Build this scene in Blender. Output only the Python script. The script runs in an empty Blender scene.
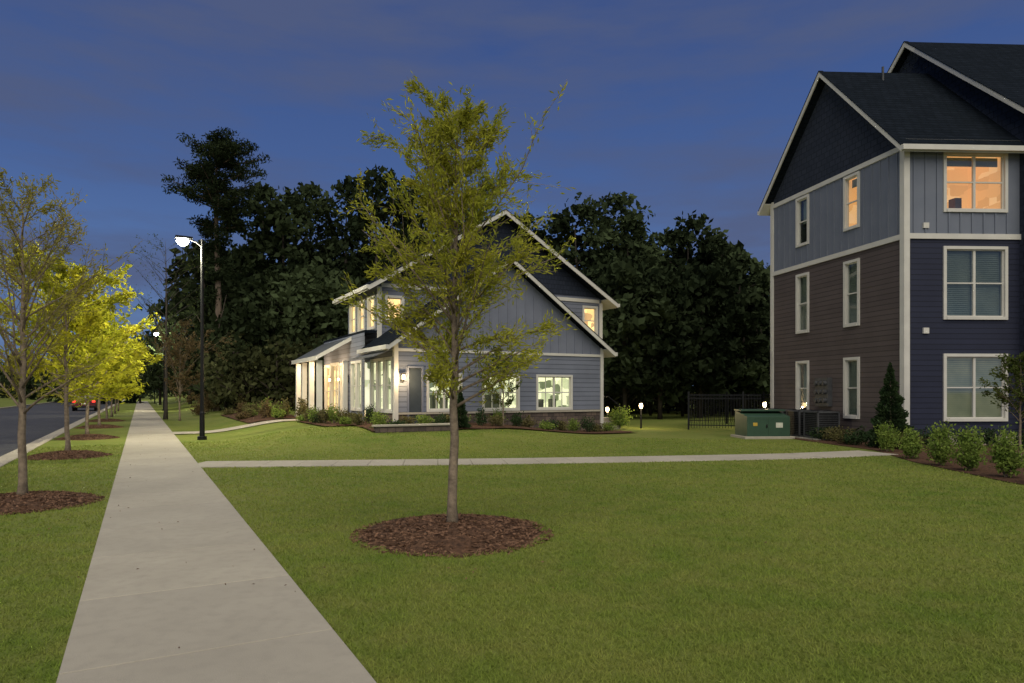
import bpy, math, random
import numpy as np
from mathutils import Matrix, Vector
rng=np.random.default_rng(7); random.seed(7)
sc=bpy.context.scene
# ------------------------------------------------------------------ frames
D=np.array([-0.4787,0.8780,0.0]); E=np.array([0.8780,0.4787,0.0]); Z=np.array([0,0,1.0])
def sst(x,a,b):
    t=np.clip((x-a)/(b-a),0,1); return t*t*(3-2*t)
def hgt(p,q):
    p=np.asarray(p,float); q=np.asarray(q,float)
    h=0.42*sst(p,17.5,22.5)*sst(q,2.0,5.5)*(1-sst(q,10.5,15.5))
    h=h+0.25*sst(q,-12.2-2,-12.2-8)
    h=h+0.5*sst(p,60,100)*sst(q,3,14)
    h=np.where((q<-2.755)&(q>-12.245),-0.15,h)
    return h
def pq(x,y): return x*D[0]+y*D[1], x*E[0]+y*E[1]
def W(p,q,z=0.0): return p*D+q*E+z*Z
def gz(x,y): 
    p,q=pq(x,y); return float(hgt(p,q))
# ------------------------------------------------------------------ materials
def newmat(n):
    m=bpy.data.materials.new(n); m.use_nodes=True
    nt=m.node_tree; b=nt.nodes['Principled BSDF']; return m,nt,b
def N(nt,t,**k):
    n=nt.nodes.new(t)
    for a,v in k.items(): setattr(n,a,v)
    return n
def pos(nt): return N(nt,'ShaderNodeNewGeometry').outputs['Position']
def mixc(nt,fac,a,b,bt='MIX'):
    m=N(nt,'ShaderNodeMix',data_type='RGBA',blend_type=bt)
    for s,v in ((m.inputs[0],fac),(m.inputs[6],a),(m.inputs[7],b)):
        if isinstance(v,bpy.types.NodeSocket): nt.links.new(v,s)
        elif isinstance(v,(int,float)): s.default_value=v
        else: s.default_value=(*v,1)
    return m.outputs[2]
def noise(nt,scale,det=4,vec=None,rough=0.55):
    n=N(nt,'ShaderNodeTexNoise'); n.inputs['Scale'].default_value=scale; n.inputs['Detail'].default_value=det
    n.inputs['Roughness'].default_value=rough
    nt.links.new(vec if vec is not None else pos(nt),n.inputs['Vector']); return n.outputs['Fac']
def ramp(nt,f,a,b,c0=0.0,c1=1.0):
    r=N(nt,'ShaderNodeMapRange'); nt.links.new(f,r.inputs[0]); r.inputs[1].default_value=a; r.inputs[2].default_value=b
    r.inputs[3].default_value=c0; r.inputs[4].default_value=c1; return r.outputs[0]
def math_(nt,op,a,b=None):
    m=N(nt,'ShaderNodeMath',operation=op)
    for s,v in zip(m.inputs,(a,b)):
        if v is None: continue
        if isinstance(v,bpy.types.NodeSocket): nt.links.new(v,s)
        else: s.default_value=v
    return m.outputs[0]
def bump(nt,b,h,st,dist):
    n=N(nt,'ShaderNodeBump'); n.inputs['Strength'].default_value=st; n.inputs['Distance'].default_value=dist
    nt.links.new(h,n.inputs['Height']); nt.links.new(n.outputs[0],b.inputs['Normal'])
def M(name,c1,c2=None,sc1=3,rough=0.8,bs=0.0,bsc=40,metal=0,spec=0.3,em=0):
    m,nt,b=newmat(name)
    if c2 is None: c2=tuple(x*0.75 for x in c1)
    f=ramp(nt,noise(nt,sc1),0.3,0.7)
    c=mixc(nt,f,c1,c2); nt.links.new(c,b.inputs['Base Color'])
    b.inputs['Roughness'].default_value=rough; b.inputs['Metallic'].default_value=metal
    b.inputs['Specular IOR Level'].default_value=spec
    if em: nt.links.new(c,b.inputs['Emission Color']); b.inputs['Emission Strength'].default_value=em; m.cycles.emission_sampling='NONE'
    if bs>0: bump(nt,b,noise(nt,bsc),bs,0.02)
    return m
def emis(name,c,s):
    m,nt,b=newmat(name); b.inputs['Base Color'].default_value=(*c,1)
    b.inputs['Emission Color'].default_value=(*c,1); b.inputs['Emission Strength'].default_value=s; m.cycles.emission_sampling='NONE'; return m
def lap(name,c,pitch=0.16):
    m,nt,b=newmat(name)
    s=N(nt,'ShaderNodeSeparateXYZ'); nt.links.new(pos(nt),s.inputs[0])
    zz=math_(nt,'DIVIDE',s.outputs[2],pitch); fr=math_(nt,'FRACT',zz); fl=math_(nt,'FLOOR',zz)
    wn=N(nt,'ShaderNodeTexWhiteNoise',noise_dimensions='1D'); nt.links.new(fl,wn.inputs['W'])
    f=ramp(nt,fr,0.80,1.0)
    base=mixc(nt,ramp(nt,noise(nt,1.2),0.3,0.7),c,tuple(x*0.8 for x in c))
    base=mixc(nt,ramp(nt,wn.outputs[0],0,1,0,0.25),base,tuple(min(1,x*1.5) for x in c))
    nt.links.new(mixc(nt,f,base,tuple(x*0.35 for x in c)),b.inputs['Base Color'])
    b.inputs['Roughness'].default_value=0.65; b.inputs['Specular IOR Level'].default_value=0.2
    bump(nt,b,math_(nt,'SUBTRACT',1.0,fr),0.8,0.02); return m
def brick(name,c1,c2,mort,sx,sy,bs=0.5,spec=0.2,rowbump=True):
    m,nt,b=newmat(name)
    s=N(nt,'ShaderNodeSeparateXYZ'); nt.links.new(pos(nt),s.inputs[0])
    c=N(nt,'ShaderNodeCombineXYZ')
    nt.links.new(math_(nt,'ADD',s.outputs[0],s.outputs[1]),c.inputs[0]); nt.links.new(s.outputs[2],c.inputs[1])
    t=N(nt,'ShaderNodeTexBrick'); nt.links.new(c.outputs[0],t.inputs['Vector'])
    t.inputs['Color1'].default_value=(*c1,1); t.inputs['Color2'].default_value=(*c2,1); t.inputs['Mortar'].default_value=(*mort,1)
    t.inputs['Scale'].default_value=1; t.inputs['Brick Width'].default_value=sx; t.inputs['Row Height'].default_value=sy
    t.inputs['Mortar Size'].default_value=0.012
    nt.links.new(mixc(nt,0.35,t.outputs[0],mixc(nt,ramp(nt,noise(nt,9),.3,.7),c1,c2),'MIX'),b.inputs['Base Color'])
    b.inputs['Roughness'].default_value=0.95; b.inputs['Specular IOR Level'].default_value=spec
    bump(nt,b,math_(nt,'SUBTRACT',noise(nt,20),t.outputs[1]),bs,0.02); return m
def leafmat(name,c1,c2,sc1=1.5,tr=0.35,dk=.5,big=0):
    m=bpy.data.materials.new(name); m.use_nodes=True; nt=m.node_tree; nt.nodes.clear()
    f=ramp(nt,noise(nt,sc1,5),0.35,0.65); f2=ramp(nt,noise(nt,30,1),0.3,0.7,0.0,0.6)
    col=mixc(nt,f,c1,c2); col=mixc(nt,f2,col,tuple(x*dk for x in c2))
    if big: col=mixc(nt,ramp(nt,noise(nt,big,2),.45,.62,0,.75),col,tuple(x*1.9 for x in c1))
    d=N(nt,'ShaderNodeBsdfDiffuse'); t=N(nt,'ShaderNodeBsdfTranslucent'); mx=N(nt,'ShaderNodeMixShader'); o=N(nt,'ShaderNodeOutputMaterial')
    nt.links.new(col,d.inputs[0]); nt.links.new(col,t.inputs[0]); mx.inputs[0].default_value=tr
    nt.links.new(d.outputs[0],mx.inputs[1]); nt.links.new(t.outputs[0],mx.inputs[2]); nt.links.new(mx.outputs[0],o.inputs[0]); return m
def grasscol(nt,k):
    a=ramp(nt,noise(nt,0.35,4),0.38,0.62); c=ramp(nt,noise(nt,2.2,6),0.35,0.65); d=ramp(nt,noise(nt,45,3),0.3,0.7)
    col=mixc(nt,a,(0.130*k,0.180*k,0.030*k),(0.190*k,0.220*k,0.046*k))
    col=mixc(nt,math_(nt,'MULTIPLY',c,0.6),col,(0.230*k,0.220*k,0.064*k))
    return mixc(nt,math_(nt,'MULTIPLY',d,0.45),col,(0.085*k,0.130*k,0.025*k))
m_grass,nt,b=newmat('grass_ground'); nt.links.new(grasscol(nt,.85),b.inputs['Base Color']); b.inputs['Roughness'].default_value=.9; b.inputs['Specular IOR Level'].default_value=.1; bump(nt,b,noise(nt,90,3),0.5,0.02)
m_blade=bpy.data.materials.new('grass_blades'); m_blade.use_nodes=True; nt=m_blade.node_tree; nt.nodes.clear()
c_=grasscol(nt,1.5); d_=N(nt,'ShaderNodeBsdfDiffuse'); t_=N(nt,'ShaderNodeBsdfTranslucent'); x_=N(nt,'ShaderNodeMixShader'); x_.inputs[0].default_value=.45; o_=N(nt,'ShaderNodeOutputMaterial')
nt.links.new(c_,d_.inputs[0]); nt.links.new(c_,t_.inputs[0]); nt.links.new(d_.outputs[0],x_.inputs[1]); nt.links.new(t_.outputs[0],x_.inputs[2]); nt.links.new(x_.outputs[0],o_.inputs[0])
m_mulch=M('mulch',(0.13,0.070,0.042),(0.04,0.024,0.017),18,0.95,1.0,35,spec=.1)
m_chip=M('bark_chips',(0.24,0.135,0.085),(0.055,0.033,0.022),25,0.95,spec=.1)
m_asph=M('asphalt',(0.06,0.06,0.065),(0.04,0.04,0.045),2,0.75,0.5,120)
m_white=M('white_trim',(0.56,0.54,0.49),(0.48,0.46,0.42),2,0.6)
m_navy=lap('navy_lap_siding',(0.017,0.020,0.040)); m_taupe=lap('taupe_lap_siding',(0.080,0.064,0.060))
m_navysh=brick('navy_shake_siding',(0.028,0.035,0.054),(0.020,0.026,0.042),(0.007,0.009,0.014),0.22,0.2)
m_bb=M('greyblue_board_siding',(0.145,0.160,0.200),(0.122,0.138,0.178),1.5,0.6)
m_house=M('house_board_siding',(0.165,0.178,0.225),(0.138,0.15,0.195),1.5,0.6)
m_houselap=lap('house_lap_siding',(0.145,0.158,0.200),0.18)
m_stone=brick('stone_veneer',(0.17,0.125,0.10),(0.05,0.042,0.04),(0.025,0.023,0.022),0.35,0.16)
m_roof=brick('asphalt_shingles',(0.010,0.014,0.021),(0.005,0.008,0.012),(0.003,0.004,0.005),0.3,0.12,0.7,0.06)
m_metalroof=M('metal_roof',(0.16,0.17,0.18),(0.12,0.13,0.14),2,0.4,metal=0.5)
m_bark=M('young_bark',(0.27,0.21,0.15),(0.13,0.10,0.072),14,0.9,0.6,50)
m_barkd=M('forest_bark',(0.07,0.058,0.047),(0.03,0.026,0.022),3,0.95,0.5,10,spec=.05)
m_black=M('black_metal',(0.012,0.012,0.013),None,5,0.45,metal=0.3)
m_dark=M('dark_grey_metal',(0.08,0.082,0.086),(0.05,0.051,0.054),6,0.5,metal=0.2)
m_green=M('green_enamel',(0.035,0.075,0.045),(0.028,0.06,0.038),4,0.45)
m_label=M('white_label',(0.6,0.6,0.5),None,8,0.5)
m_yel=M('warning_label',(0.5,0.33,0.05),None,8,0.5)
m_blind=M('window_blinds',(0.26,0.29,0.25),(0.17,0.2,0.17),1.3,0.7)
m_blindlit=M('window_blinds_backlit',(0.34,0.32,0.22),(0.20,0.21,0.15),1.3,0.7,em=.26)
m_door=M('dark_door',(0.05,0.06,0.07),None,3,0.4)
def concrete(name,slab=True):
    m,nt,b=newmat(name)
    col=mixc(nt,ramp(nt,noise(nt,0.9,6),0.35,0.65),(0.37,0.335,0.270),(0.295,0.266,0.215))
    col=mixc(nt,ramp(nt,noise(nt,9,6),0.45,0.75,0,0.5),col,(0.21,0.19,0.16))
    col=mixc(nt,ramp(nt,noise(nt,160,2),0.35,0.65,0,0.45),col,(0.43,0.39,0.32))
    if slab:
        dt=N(nt,'ShaderNodeVectorMath',operation='DOT_PRODUCT'); nt.links.new(pos(nt),dt.inputs[0]); dt.inputs[1].default_value=tuple(D)
        fl=math_(nt,'FLOOR',math_(nt,'DIVIDE',dt.outputs['Value'],1.52))
        wn=N(nt,'ShaderNodeTexWhiteNoise',noise_dimensions='1D'); nt.links.new(fl,wn.inputs['W'])
        col=mixc(nt,ramp(nt,wn.outputs[0],0,1,0,0.35),col,(0.25,0.23,0.2))
    nt.links.new(col,b.inputs['Base Color']); b.inputs['Roughness'].default_value=0.85; b.inputs['Specular IOR Level'].default_value=0.2
    bump(nt,b,noise(nt,150,3),0.35,0.01); return m
m_conc=concrete('sidewalk_concrete'); m_conc2=concrete('concrete',False)
m_glass=bpy.data.materials.new('window_glass'); m_glass.use_nodes=True; nt=m_glass.node_tree; nt.nodes.clear()
g=N(nt,'ShaderNodeBsdfGlossy'); g.inputs['Roughness'].default_value=0.03; t=N(nt,'ShaderNodeBsdfTransparent'); t.inputs[0].default_value=(0.85,0.9,0.88,1)
mx=N(nt,'ShaderNodeMixShader'); mx.inputs[0].default_value=0.14; o=N(nt,'ShaderNodeOutputMaterial')
nt.links.new(t.outputs[0],mx.inputs[1]); nt.links.new(g.outputs[0],mx.inputs[2]); nt.links.new(mx.outputs[0],o.inputs[0])
def room(name,c1,c2,c3,s):
    m,nt,b=newmat(name)
    vm=N(nt,'ShaderNodeVectorMath',operation='MULTIPLY'); nt.links.new(pos(nt),vm.inputs[0]); vm.inputs[1].default_value=(1.6,1.6,2.6)
    v=N(nt,'ShaderNodeTexVoronoi',distance='CHEBYCHEV'); v.inputs['Scale'].default_value=1.3; nt.links.new(vm.outputs[0],v.inputs['Vector'])
    sp=N(nt,'ShaderNodeSeparateColor'); nt.links.new(v.outputs['Color'],sp.inputs[0])
    col=mixc(nt,ramp(nt,sp.outputs[0],0.5,0.75),c1,c2); col=mixc(nt,ramp(nt,sp.outputs[1],0.75,0.8),col,c3)
    nt.links.new(col,b.inputs['Base Color']); nt.links.new(col,b.inputs['Emission Color']); b.inputs['Emission Strength'].default_value=s; m.cycles.emission_sampling='NONE'; return m
m_roomw=room('lit_lobby_interior',(0.90,0.86,0.64),(0.52,0.54,0.36),(0.13,0.15,0.09),0.85)
m_roomo=room('lit_apartment_interior',(0.72,0.43,0.18),(0.62,0.37,0.15),(0.8,0.55,0.28),0.6)
m_roomp=room('lit_entrance_interior',(0.95,0.78,0.46),(0.85,0.62,0.32),(0.45,0.33,0.2),0.85)
m_roomd=M('dim_interior',(0.05,0.055,0.05),None,2,0.8)
m_lens=emis('lamp_lens',(0.97,1.0,0.88),70); m_lensw=emis('warm_lamp_lens',(1.0,0.74,0.40),7)
# ------------------------------------------------------------------ mesh helpers
class MB:
    def __init__(s): s.v=[]; s.f=[]
    def poly(s,pts):
        i=len(s.v); s.v+= [tuple(map(float,p)) for p in pts]; s.f.append(tuple(range(i,i+len(pts))))
    def box8(s,P):
        i=len(s.v); s.v+=[tuple(map(float,p)) for p in P]
        for q in ((0,1,3,2),(4,6,7,5),(0,4,5,1),(2,3,7,6),(0,2,6,4),(1,5,7,3)): s.f.append(tuple(i+k for k in q))
    def tube(s,pts,rad,n=6):
        pts=np.array(pts,float); i0=len(s.v); k=len(pts)
        for j in range(k):
            t=pts[min(j+1,k-1)]-pts[max(j-1,0)]; t=t/(np.linalg.norm(t)+1e-9)
            a=np.cross(t,[0.3,0.9,0.2] if abs(t[1])<0.8 else [1,0,0]); a/=np.linalg.norm(a)+1e-9; b=np.cross(t,a)
            for m in range(n):
                an=2*math.pi*m/n; p=pts[j]+rad[j]*(math.cos(an)*a+math.sin(an)*b); s.v.append((float(p[0]),float(p[1]),float(p[2])))
        for j in range(k-1):
            for m in range(n):
                m2=(m+1)%n; s.f.append((i0+j*n+m,i0+j*n+m2,i0+(j+1)*n+m2,i0+(j+1)*n+m))
        s.f.append(tuple(i0+m for m in range(n))[::-1]); s.f.append(tuple(i0+(k-1)*n+m for m in range(n)))
class Fr:
    def __init__(s,O,A,Nn): s.O=np.array(O,float); s.A=np.array(A,float); s.N=np.array(Nn,float)
    def p(s,a,n,z): return s.O+a*s.A+n*s.N+np.array([0,0,z])
def fbox(mb,F,a0,a1,n0,n1,z0,z1):
    mb.box8([F.p(a,n,z) for a in (a0,a1) for n in (n0,n1) for z in (z0,z1)])
def mkobj(name,v,f,mat,smooth=False,bevel=0):
    me=bpy.data.meshes.new(name); me.from_pydata(v if isinstance(v,list) else v.tolist(),[],f if isinstance(f,list) else f.tolist())
    me.materials.append(mat); me.update()
    if smooth: me.polygons.foreach_set('use_smooth',[True]*len(me.polygons))
    o=bpy.data.objects.new(name,me); sc.collection.objects.link(o)
    if bevel:
        b=o.modifiers.new('bevel','BEVEL'); b.width=bevel; b.segments=2; b.limit_method='ANGLE'
    return o
class G:
    def __init__(s,name,loc=(0,0,0)):
        s.e=bpy.data.objects.new(name,None); s.e.location=loc; sc.collection.objects.link(s.e); s.loc=Vector([float(x) for x in loc]); s.parts={}
    def part(s,n,mat):
        if n not in s.parts: s.parts[n]=(MB(),mat)
        return s.parts[n][0]
    def add(s,o):
        o.parent=s.e; o.matrix_parent_inverse=Matrix.Translation(-s.loc); return o
    def done(s,bevel=0,smooth=False):
        for n,(mb,mat) in s.parts.items():
            if mb.v: s.add(mkobj(n,mb.v,mb.f,mat,smooth,bevel))
        return s
def light(g,name,loc,power,col,r=0.1,kind='POINT'):
    l=bpy.data.lights.new(name,kind); l.energy=power; l.color=col; l.shadow_soft_size=r
    o=bpy.data.objects.new(name,l); o.location=[float(x) for x in loc]; sc.collection.objects.link(o)
    if g: g.add(o)
    return o
def diamonds(C,Dr,L,Wd):
    n=len(C); r=rng.normal(size=(n,3)); S=np.cross(Dr,r); S/=np.linalg.norm(S,axis=1)[:,None]+1e-9
    L=np.asarray(L).reshape(-1,1)*np.ones((n,1)); Wd=np.asarray(Wd).reshape(-1,1)*np.ones((n,1))
    V=np.stack([C-Dr*L/2,C+S*Wd/2,C+Dr*L/2,C-S*Wd/2],1).reshape(-1,3); F=np.arange(4*n).reshape(n,4); return V,F
def unit(a): return a/(np.linalg.norm(a,axis=-1,keepdims=True)+1e-9)
# ------------------------------------------------------------------ ground
qs=sorted(set([-2000,-800,-300,-120,-60,-30,-22,-18,-15,-13,-12.26,-12.24,-9,-6,-2.76,-2.75,-2,-1,0,1.2]+list(np.arange(2,18.1,0.5))+[20,24,30,45,80,200,600,2000]))
ps=sorted(set([-2000,-500,-100,-40,-20,-10,0,5,10,14,16]+list(np.arange(17,25,0.5))+[26,30,36,45,55,60,66,72,80,88,95,102,130,200,500,1200,3000]))
v=[];f=[]
for p in ps:
    for q in qs: v.append(tuple(W(p,q,float(hgt(p,q)))))
nq=len(qs)
for i in range(len(ps)-1):
    for j in range(nq-1):
        f.append((i*nq+j,i*nq+j+1,(i+1)*nq+j+1,(i+1)*nq+j))
mkobj('lawn_ground',v,f,m_grass)
def strip(name,q0,q1,z,mat,p0=-60,p1=400,seg=40):
    mb=MB()
    for i in range(seg):
        a=p0+(p1-p0)*i/seg; b=p0+(p1-p0)*(i+1)/seg
        mb.poly([W(a,q0,z),W(a,q1,z),W(b,q1,z),W(b,q0,z)])
    return mkobj(name,mb.v,mb.f,mat)
strip('asphalt_road',-12.2,-2.8,-0.12,m_asph)
strip('gutter',-3.25,-2.77,-0.115,m_conc2)
FQ=Fr((0,0,0),D,E)
mb=MB()
for i in range(70): fbox(mb,FQ,-30+i*3.0,-30+i*3.0+2.985,-2.77,-2.60,-0.14,0.02)
mkobj('kerb',mb.v,mb.f,m_conc2,bevel=0.015)
mb=MB()
for i in range(50): fbox(mb,FQ,-30+i*5.0,-30+i*5.0+4.985,-12.4,-12.22,-0.14,0.02)
mkobj('kerb',mb.v,mb.f,m_conc2,bevel=0.015)
mb=MB()
for i in range(-10,85): fbox(mb,FQ,i*1.52+0.004,i*1.52+1.512,-0.40,1.13,-0.05,0.025)
mkobj('sidewalk',mb.v,mb.f,m_conc,bevel=0.006)
A=np.array([-6.95,15.0]); B=np.array([9.6,17.5])
cp=[]
for i in range(23):
    t=i/22; c=A+(B-A)*t; c=c+np.array([0,1])*(-0.35*math.sin(math.pi*t)+ (0.4*max(0,t-0.85)/0.15)); cp.append(c)
cp=np.array(cp); mb=MB()
for i in range(22):
    d=cp[i+1]-cp[i]; L=np.linalg.norm(d); d/=L; n=np.array([-d[1],d[0]]); a=cp[i]+d*0.004; b=cp[i+1]-d*0.004; w=0.62
    F=Fr((a[0],a[1],0),(d[0],d[1],0),(n[0],n[1],0)); fbox(mb,F,0,np.linalg.norm(b-a),-w,w,-0.05,0.02)
mkobj('crossing_path',mb.v,mb.f,m_conc2,bevel=0.006)
def patch(name,p0,p1,q0,q1,z,mat,n=16):
    v=[];f=[]
    for i in range(n+1):
        for j in range(n+1):
            p=p0+(p1-p0)*i/n; q=q0+(q1-q0)*j/n
            v.append(tuple(W(p,q,float(hgt(p,q))+z+ (0.03*rng.random() if mat is m_mulch else 0))))
    for i in range(n):
        for j in range(n): a=i*(n+1)+j; f.append((a,a+1,a+n+2,a+n+1))
    return mkobj(name,v,f,mat)
patch('entrance_path',28.4,30.0,1.13,6.8,0.03,m_conc2)
patch('planting_bed',20.9,22.9,6.4,17.0,0.03,m_mulch)
patch('planting_bed',23.0,28.0,5.4,7.8,0.03,m_mulch)
patch('planting_bed',30.4,42,4.0,6.6,0.03,m_mulch)
poly=[(9.1,9),(8.75,12),(9.15,15.6),(9.9,18.6),(9.6,22),(9.4,28),(14,28),(24,21),(24,9)]
mkobj('planting_bed',[(x,y,0.015) for x,y in poly],[tuple(range(len(poly)))],m_mulch)
def ring(x,y,r,hh=0.13):
    g=G('mulch_ring',(x,y,0)); v=[(x,y,hh)];f=[]; n=40; rr=6
    R=[r*(1+0.06*math.sin(3*a+x)+0.05*rng.normal()) for a in np.linspace(0,2*math.pi,n,endpoint=False)]
    for k in range(1,rr+1):
        for i in range(n):
            a=2*math.pi*i/n; t=k/rr; z=hh*(1-t**2.2)+(rng.normal()*0.012 if k<rr else -0.01)
            v.append((x+R[i]*t*math.cos(a),y+R[i]*t*math.sin(a),z))
    for i in range(n):
        f.append((0,1+i,1+(i+1)%n))
        for k in range(rr-1):
            a=1+k*n+i;b=1+k*n+(i+1)%n; f.append((a,a+n,b+n,b))
    g.add(mkobj('mound',v,f,m_mulch,True))
    m=int(3200*r*r); a=rng.random(m)*6.283; t=np.sqrt(rng.random(m))*1.07; C=np.stack([x+r*t*np.cos(a),y+r*t*np.sin(a),np.maximum(hh*(1-t**2.2),0)+0.012],1)
    dr=unit(rng.normal(size=(m,3))*[1,1,0.3]); V,F=diamonds(C,dr,rng.uniform(0.03,0.09,m),rng.uniform(0.010,0.028,m)); g.add(mkobj('chips',V,F,m_chip))
T1=(-0.67,7.72); T2=(-7.0,9.75)
rings=[(T1[0],T1[1],1.06),(T2[0],T2[1],0.95),(-11.0,16.9,0.9),(-14.6,23.5,0.9),(-18.5,30.6,0.9),(-22.2,37.3,.9)]
for r in rings: ring(*r)
# grass blades
n=420000
ang=rng.uniform(-0.92,0.92,n); r=2.2*np.exp(rng.random(n)*math.log(24/2.2)); x=r*np.sin(ang); y=r*np.cos(ang)
p=x*D[0]+y*D[1]; q=x*E[0]+y*E[1]
ok=(q>-2.58)&~((q>-0.405)&(q<1.135))
for (a,b,c) in rings: ok&=((x-a)**2+(y-b)**2)>(c*0.97)**2
tt=np.clip((x-A[0])/(B[0]-A[0]),0,1); yc=A[1]+(B[1]-A[1])*tt-0.35*np.sin(math.pi*tt)+0.4*np.maximum(0,tt-0.85)/0.15
ok&=~((np.abs(y-yc)<0.64)&(x<B[0])&(q>1.1))
ok&=~((x>8.75+0.1*np.maximum(0,y-12))&(y>8.5)); ok&=~((p>20.9)&(q>6.4))
x=x[ok];y=y[ok];p=p[ok];q=q[ok];r=r[ok]; n=len(x)
z=hgt(p,q); th=rng.random(n)*6.283; w=(0.002+0.0006*r); h=rng.uniform(0.012,0.034,n)*(1+0.01*r); le=rng.normal(size=(n,2))*0.022
V=np.empty((n,3,3)); V[:,0]=np.stack([x-w*np.cos(th),y-w*np.sin(th),z-0.003],1); V[:,1]=np.stack([x+w*np.cos(th),y+w*np.sin(th),z-0.003],1); V[:,2]=np.stack([x+le[:,0],y+le[:,1],z+h],1)
mkobj('grass',V.reshape(-1,3),np.arange(3*n).reshape(n,3),m_blade)
# fallen leaves
C=[]
for (a,b,c) in rings[:4]:
    m=130; rr=np.abs(rng.normal(size=m))*2.0; an=rng.random(m)*6.283; C.append(np.stack([a+rr*np.cos(an),b+rr*np.sin(an),np.full(m,.036)],1))
C=np.concatenate(C); V,F=diamonds(C,unit(rng.normal(size=(len(C),3))*[1,1,.2]),rng.uniform(.02,.04,len(C)),.012)
mkobj('fallen_leaves',V,F,m_chip)
# ------------------------------------------------------------------ walls
def wall(mb,F,a0,a1,z0,z1,ops=()):
    As=sorted(set([a0,a1]+[v for o in ops for v in (o[0],o[1]) if a0<v<a1])); Zs=sorted(set([z0,z1]+[v for o in ops for v in (o[2],o[3]) if z0<v<z1]))
    for i in range(len(As)-1):
        for j in range(len(Zs)-1):
            ca=(As[i]+As[i+1])/2; cz=(Zs[j]+Zs[j+1])/2
            if any(o[0]<ca<o[1] and o[2]<cz<o[3] for o in ops): continue
            mb.poly([F.p(As[i],0,Zs[j]),F.p(As[i+1],0,Zs[j]),F.p(As[i+1],0,Zs[j+1]),F.p(As[i],0,Zs[j+1])])
def battens(mb,F,a0,a1,z0,ztop,ops=(),sp=0.4):
    a=a0+sp*0.5
    while a<a1:
        top=ztop(a) if callable(ztop) else ztop
        segs=[(z0,top)]
        for o in ops:
            if o[0]-0.12<a<o[1]+0.12:
                ns=[]
                for s0,s1 in segs:
                    if o[3]<s0 or o[2]>s1: ns.append((s0,s1)); continue
                    if o[2]-0.1>s0: ns.append((s0,o[2]-0.1))
                    if o[3]+0.1<s1: ns.append((o[3]+0.1,s1))
                segs=ns
        for s0,s1 in segs:
            if s1-s0>0.05: fbox(mb,F,a-0.025,a+0.025,-0.005,0.026,s0,s1)
        a+=sp
def window(g,F,a0,a1,z0,z1,kind='dark',panes=2,rail=True,tw=0.09,grid=0):
    tr=g.part('window_trim',m_white); gl=g.part('window_glass',m_glass)
    fbox(tr,F,a0-tw,a0,-0.1,0.04,z0-tw,z1+tw); fbox(tr,F,a1,a1+tw,-0.1,0.04,z0-tw,z1+tw)
    fbox(tr,F,a0,a1,-0.1,0.045,z1,z1+tw); fbox(tr,F,a0,a1,-0.1,0.06,z0-tw,z0)
    w=(a1-a0)/panes
    for i in range(panes):
        b0=a0+i*w; b1=b0+w; s=0.035
        fbox(tr,F,b0,b0+s,-0.08,-0.02,z0,z1); fbox(tr,F,b1-s,b1,-0.081,-0.021,z0,z1)
        fbox(tr,F,b0+s,b1-s,-0.079,-0.022,z0,z0+s); fbox(tr,F,b0+s,b1-s,-0.078,-0.023,z1-s,z1)
        if rail: fbox(tr,F,b0+s,b1-s,-0.077,-0.024,(z0+z1)/2-0.02,(z0+z1)/2+0.02)
        for k in range(1,grid+1):
            fbox(tr,F,b0+s+(w-2*s)*k/(grid+1)-0.01,b0+s+(w-2*s)*k/(grid+1)+0.01,-0.07,-0.03,z0+s,z1-s)
    gl.poly([F.p(a0,-0.05,z0),F.p(a1,-0.05,z0),F.p(a1,-0.05,z1),F.p(a0,-0.05,z1)])
    dp={'dark':0.5,'blind':0.16,'blindlit':.16,'office':1.3,'warm':1.3,'entry':.8}[kind]
    mt={'dark':('dim_room',m_roomd),'blind':('blinds',m_blind),'blindlit':('blinds_backlit',m_blindlit),'office':('lit_lobby',m_roomw),'warm':('lit_room',m_roomo),'entry':('lit_entry',m_roomp)}[kind]
    b=g.part(*mt); P=lambda a,n,z:F.p(a,n,z)
    e0,e1,y0,y1=a0-0.02,a1+0.02,z0-0.02,z1+0.02
    b.poly([P(e0,-dp,y0),P(e1,-dp,y0),P(e1,-dp,y1),P(e0,-dp,y1)])
    b.poly([P(e0,-dp,y0),P(e0,-.11,y0),P(e0,-.11,y1),P(e0,-dp,y1)]); b.poly([P(e1,-dp,y0),P(e1,-.11,y0),P(e1,-.11,y1),P(e1,-dp,y1)])
    b.poly([P(e0,-dp,y0),P(e1,-dp,y0),P(e1,-.11,y0),P(e0,-.11,y0)]); b.poly([P(e0,-dp,y1),P(e1,-dp,y1),P(e1,-.11,y1),P(e0,-.11,y1)])
    if kind in('office','warm'):
        fu=g.part('furniture',m_dark)
        for k in range(3 if kind=='office' else 1):
            c=rng.uniform(a0+0.2,a1-0.2); hh=rng.uniform(0.2,0.5)*(z1-z0); ww=rng.uniform(.05,.2); fbox(fu,F,c-ww,c+ww,-0.9+.06*k,-0.65+.05*k,z0,z0+hh)
    if kind=='warm':
        fbox(g.part('blinds',m_blind),F,a0+.04,a1-.04,-0.2,-0.18,z1-(z1-z0)*.18,z1-.03)
    if kind in('blind','blindlit'):
        bl=g.part('blind_slats',m_blind); k=z0+.06
        while k<z1-.05: fbox(bl,F,a0+.04,a1-.04,-0.15,-0.125,k,k+.012); k+=.06
    if kind=='dark':
        bl=g.part('blinds',m_blind); fbox(bl,F,a0+.05,a1-.05,-0.2,-0.18,z1-(z1-z0)*rng.uniform(.3,.9),z1-.04)
def slab(mb,F,pts_az,n0,n1,th):
    (a0,z0),(a1,z1)=pts_az
    P=[F.p(a,n,z) for (a,z) in ((a0,z0),(a1,z1)) for n in (n0,n1) for z in (z-th,z)]
    mb.box8(P)
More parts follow.
